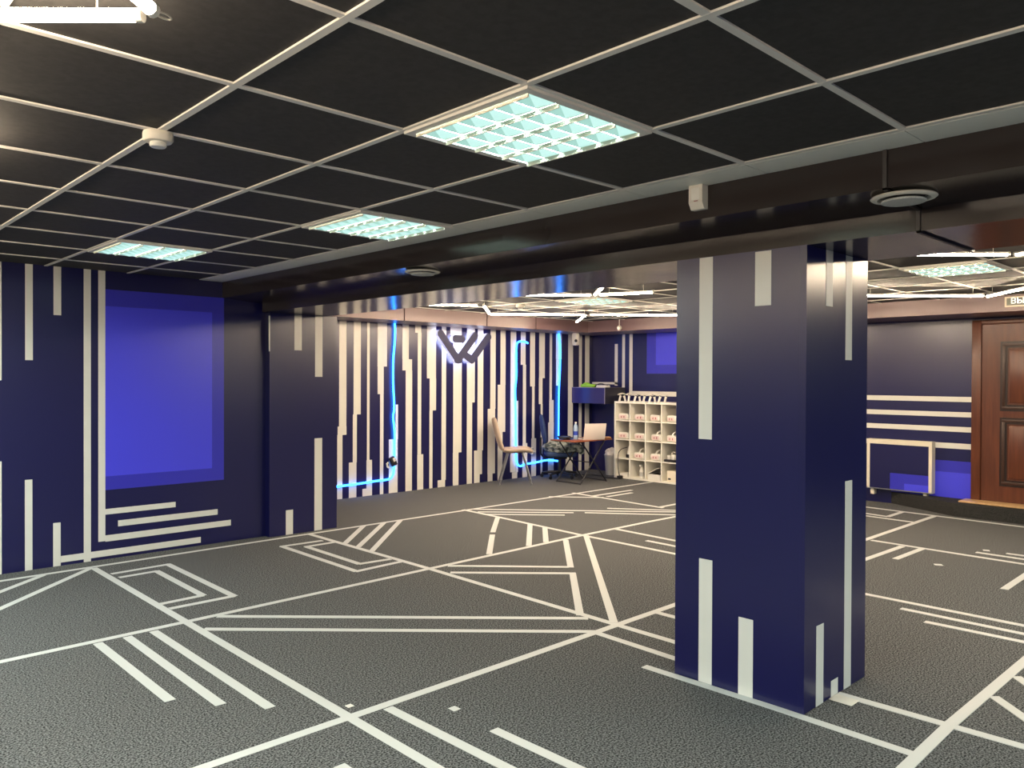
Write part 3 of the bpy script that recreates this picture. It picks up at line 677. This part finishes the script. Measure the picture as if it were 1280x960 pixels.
# cell extras
q = cell(0, 2)
t = thing('charging_stand', 'white and black charger standing in the third row, first cell', 'charger', (q.x + .10, q.y - .05, q.z))
MB().bbox((-.04, -.03, 0), (.04, .03, .05), .008).build('stand_base', M['black'], t)
MB().lathe([(.028, .05), (.024, .09), (.016, .13), (.013, .16), (.0005, .165)], n=14).build('charger_body', M['whiteplas'], t)
t = tag(MB().tube(smooth_path([(9.30, 7.24, .46), (9.235, 7.30, .43), (9.225, 7.345, .36), (9.225, 7.355, .22), (9.225, 7.34, .10), (9.21, 7.30, .012)]), .006, 8).build('charging_cable', M['black']), 'black cable hanging down in front of the left shelf cells', 'cable')
t = tag(MB().bbox((9.15, 7.255, 0), (9.225, 7.315, .045), .008).build('power_adapter', M['black']), 'small black adapter on the carpet at the foot of the shelf', 'adapter')
t = tag(MB().tube(smooth_path([(9.15, 7.29, .012), (9.10, 7.45, .008), (9.2, 7.75, .008), (9.0, 8.0, .008), (9.2, 8.2, .008)]), .007, 8).build('floor_cable', M['black']), 'black cable on the carpet running from the shelf behind the table', 'cable')
q = cell(1, 3)
t = thing('spray_bottle', 'white spray bottle in the bottom row, second cell of the shelf', 'bottle', (q.x + .08, q.y - .02, q.z))
MB().lathe([(.030, 0), (.034, .004), (.034, .11), (.018, .140), (.013, .15)], n=20).build('bottle_body', M['whiteplas'], t)
MB().lathe([(.017, .148), (.017, .17), (.012, .175)], n=16).bbox((-.045, -.011, .172), (.02, .011, .198), .005).build('spray_head', M['whiteplas'], t)
MB().tube([(-.028, 0, .172), (-.034, 0, .145)], .004, 6).build('trigger', M['whiteplas2'], t)
MB().lathe([(.0345, .03), (.0345, .09)], n=20).build('bottle_label', M['grill'], t)
q = cell(0, 3)
t = tag(MB().bbox((q.x + .05, q.y - .06, q.z), (q.x + .2, q.y + .08, q.z + .05), .01).build('small_white_box', M['whiteplas']), 'low white box on the bottom row, first cell of the shelf', 'box')
q = cell(2, 3)
t = thing('open_box', 'open white carton with dark inside in the bottom row, third cell', 'box', (q.x + .02, q.y, q.z))
c = MB()
for a in [((0, -.11, 0), (.24, .11, .006)), ((0, -.11, .006), (.005, .11, .085)), ((.235, -.11, .006), (.24, .11, .085)), ((.005, -.11, .006), (.235, -.105, .085)), ((.005, .105, .006), (.235, .11, .085))]: c.box(*a)
c.build('carton', M['whiteplas'], t)
MB().box((0, 0, 0), (.24, .006, .20), 0, Matrix.Translation((0, .105, .084)) @ Matrix.Rotation(R(62), 4, 'X')).build('flap', M['whiteplas'], t)
MB().bbox((.02, -.095, .01), (.22, .095, .080), .01).build('dark_contents', pmat('dark_foam', (.03, .012, .01), .8), t)
q = cell(3, 2)
t = thing('device_tray', 'black tray with white gadgets in the third row, fourth cell', 'tray', (q.x + .02, q.y, q.z))
MB().bbox((0, -.12, 0), (.20, .115, .035), .008).build('tray_body', M['black'], t)
for yy, hh in ((-.085, .05), (-.02, .075), (.05, .06)):
    MB().bbox((.03, yy - .022, .034), (.10, yy + .03, .034 + hh), .008).build('gadget', M['whiteplas'], t)
MB().tube([(.06, -.02 + .04 * math.cos(w), .10 + .045 * math.sin(w)) for w in [i * math.pi / 10 for i in range(11)]], .005, 6).build('wire', M['whiteplas2'], t)
q = cell(3, 3)
t = thing('white_carton', 'cream carton with a dark mark in the bottom row, fourth cell', 'box', (q.x + .03, q.y - .02, q.z))
MB().bbox((0, -.10, 0), (.2, .085, .155), .003).build('carton', M['cream'], t)
MB().box((-.0008, .02, .03), (.0005, .065, .055)).build('printed_mark', M['black'], t)

# controllers on top
def make_ctrl():
    t = thing('hand_controller', '', 'controller', (0, 0, 0))
    MB().tube([(0, 0, .012), (.008, 0, .05), (.022, 0, .085)], [.017, .015, .019], 12).ball((0, 0, .013), .017).build('grip', M['whiteplas'], t)
    MB().lathe([(.0005, 0), (.021, 0), (.021, .005), (.0005, .007)], (0, 0, 0), 16, 0, Matrix.Translation((.024, 0, .090)) @ Matrix.Rotation(R(25), 4, 'Y')).build('button_face', M['black'], t)
    pts = [(.012 + .036 * math.cos(w), .036 * math.sin(w), .112 + .012 * math.cos(w)) for w in [i * math.pi / 8 for i in range(16)]]
    MB().tube(pts, .0065, 8, closed=True).build('tracking_ring', M['whiteplas2'], t)
    return t
ct = make_ctrl()
MB_top = Hh
offs = [.05, .145, .235, .325, .415, .505, .595, .685, .775, .865]
ordn = ['first', 'second', 'third', 'fourth', 'fifth', 'sixth', 'seventh', 'eighth', 'ninth', 'tenth']
for i, dy in enumerate(offs):
    o = ct if i == 0 else copy_tree(ct)
    o.location = (9.31 + .02 * math.sin(i * 2.1), SYT - dy, Hh - .0035); o.rotation_euler = (0, 0, R(random.uniform(-50, 50) + (180 if i % 3 == 1 else 0)))
    tag(o, 'white hand controller on top of the shelf, %s from the left' % ordn[i], group='hand controllers on the shelf top')

# ------------------------------------------------------------------ WALL CABINET
t = thing('wall_cabinet', 'blue vinyl covered box mounted in the far corner above the laptop', 'cabinet', (9.55, 8.0, 1.09))
MB().bbox((-.25, -.33, 0), (.25, .345, .25), .006).build('cabinet_body', M['cabside'], t)
MB().box((-.2515, -.325, .004), (-.249, .340, .246)).build('front_panel', M['cab'], t)
MB().box((-.2530, -.331, .0), (-.2490, -.322, .25)).box((-.2530, -.331, .243), (-.2490, .345, .25)).build('edge_trim', pmat('edge_light', (.35, .33, .42), .4), t)
t = tag(MB().bbox((-.05, -.13, 0), (.05, .13, .05), .02, seg=3).ball((-.01, .03, .05), .045, sc=(1, 1.4, .6)).build('green_pouch', M['green']), 'lime green pouch lying on the corner wall cabinet', 'pouch')
t.location = (9.36, 8.05, 1.34)
t = thing('white_router', 'white router with dark cable on the corner wall cabinet', 'router', (9.38, 7.78, 1.34))
MB().bbox((-.05, -.10, 0), (.06, .09, .035), .008).build('router_body', M['whiteplas'], t)
MB().tube(smooth_path([(-.04, .12, .008), (-.05, .06, .05), (-.03, 0, .06), (-.02, -.06, .045), (0, -.1, .036)]), .006, 6).build('cable', M['black'], t)

# ------------------------------------------------------------------ WHITE FRAMED RADIATOR COVER
t = thing('radiator_cover', 'white framed blue panel standing off the wall beside the door', 'radiator cover', (9.69, 3.535, 0))
m = MB()
Ya, Yb, Za, Zb = -.362, .37, .172, .768
m.box((0, Ya, Zb - .055), (.02, Yb, Zb)).box((0, Ya, Za + .012), (.02, Ya + .035, Zb - .055)).box((0, Yb - .035, Za + .012), (.02, Yb, Zb - .055))
m.box((.02, Ya, Za), (.109, Ya + .018, Zb)).box((.02, Yb - .018, Za), (.109, Yb, Zb)).box((.02, Ya + .018, Zb - .018), (.109, Yb - .018, Zb))
m.build('frame', M['cream'], t)
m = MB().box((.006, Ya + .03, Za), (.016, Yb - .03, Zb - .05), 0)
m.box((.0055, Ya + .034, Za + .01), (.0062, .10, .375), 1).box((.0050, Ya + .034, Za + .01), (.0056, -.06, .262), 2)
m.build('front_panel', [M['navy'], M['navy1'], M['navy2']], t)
MB().box((.004, Ya, Za), (.018, Yb, Za + .012)).build('bottom_edge', M['chrome'], t)
for y in (Yb - .075, -.30): MB().box((.03, y, .10 if y > 0 else .14), (.11, y + .04, Za + .001)).build('foot', M['cream'], t)

# ------------------------------------------------------------------ small white stickers on the carpet

o = MB().box((2.232, 2.696, .0003), (2.272, 2.740, .0012)).build('floor_sticker', M['tape'])
tag(o, 'small white square sticker on the carpet between two front tape lines', 'sticker')
o = MB().box((1.910, 3.050, .0003), (1.942, 3.082, .0012)).build('floor_sticker', M['stripe'])
tag(o, 'worn pale sticker on the carpet beside the front tape crossing', 'sticker')

o = MB().bbox((3.575, 1.50, .0028), (3.66, 1.607, .006), .002).build('corner_bracket', M['whiteplas2'])
tag(o, 'worn white tape pad at the foot of the big pillar', 'tape pad')

# ------------------------------------------------------------------ AREA LAMPS ADDED OUTSIDE THE VIEW TO BRIGHTEN THE ROOM
for x, y in [(1.904, -1.684), (-.496, -1.684), (-.496, 1.916), (-.496, 5.516), (6.60, -1.59)]:
    ld_ = bpy.data.lights.new('added_fill_lamp', 'AREA'); ld_.shape = 'SQUARE'; ld_.size = .55; ld_.energy = 110; ld_.color = (.82, 1.0, .96)
    lo_ = bpy.data.objects.new('added_fill_lamp', ld_); col.objects.link(lo_); lo_.location = (x, y, ZC - .02)

# ------------------------------------------------------------------ CAMERA, WORLD, VIEW
c = D['CAM']
cd = bpy.data.cameras.new('camera'); cd.sensor_width = 36; cd.lens = c['f'] / 1280 * 36; cd.clip_start = .01
co = bpy.data.objects.new('camera', cd); col.objects.link(co)
Rv, Uv, Bv = c['R'], c['U'], c['B']
co.matrix_world = Matrix(((Rv[0], Uv[0], Bv[0], 0), (Rv[1], Uv[1], Bv[1], 0), (Rv[2], Uv[2], Bv[2], 1.488), (0, 0, 0, 1)))
scn.camera = co
wd_ = bpy.data.worlds.new('world'); scn.world = wd_; wd_.use_nodes = True
wd_.node_tree.nodes['Background'].inputs[0].default_value = (.9, .95, 1, 1); wd_.node_tree.nodes['Background'].inputs[1].default_value = 0.0
vs = scn.view_settings
vs.view_transform = 'Standard'; vs.look = 'None'; vs.exposure = 0.0; vs.gamma = 1; vs.use_curve_mapping = False
scn.cycles.max_bounces = 10; scn.cycles.diffuse_bounces = 6; scn.cycles.glossy_bounces = 5
scn.cycles.use_denoising = True
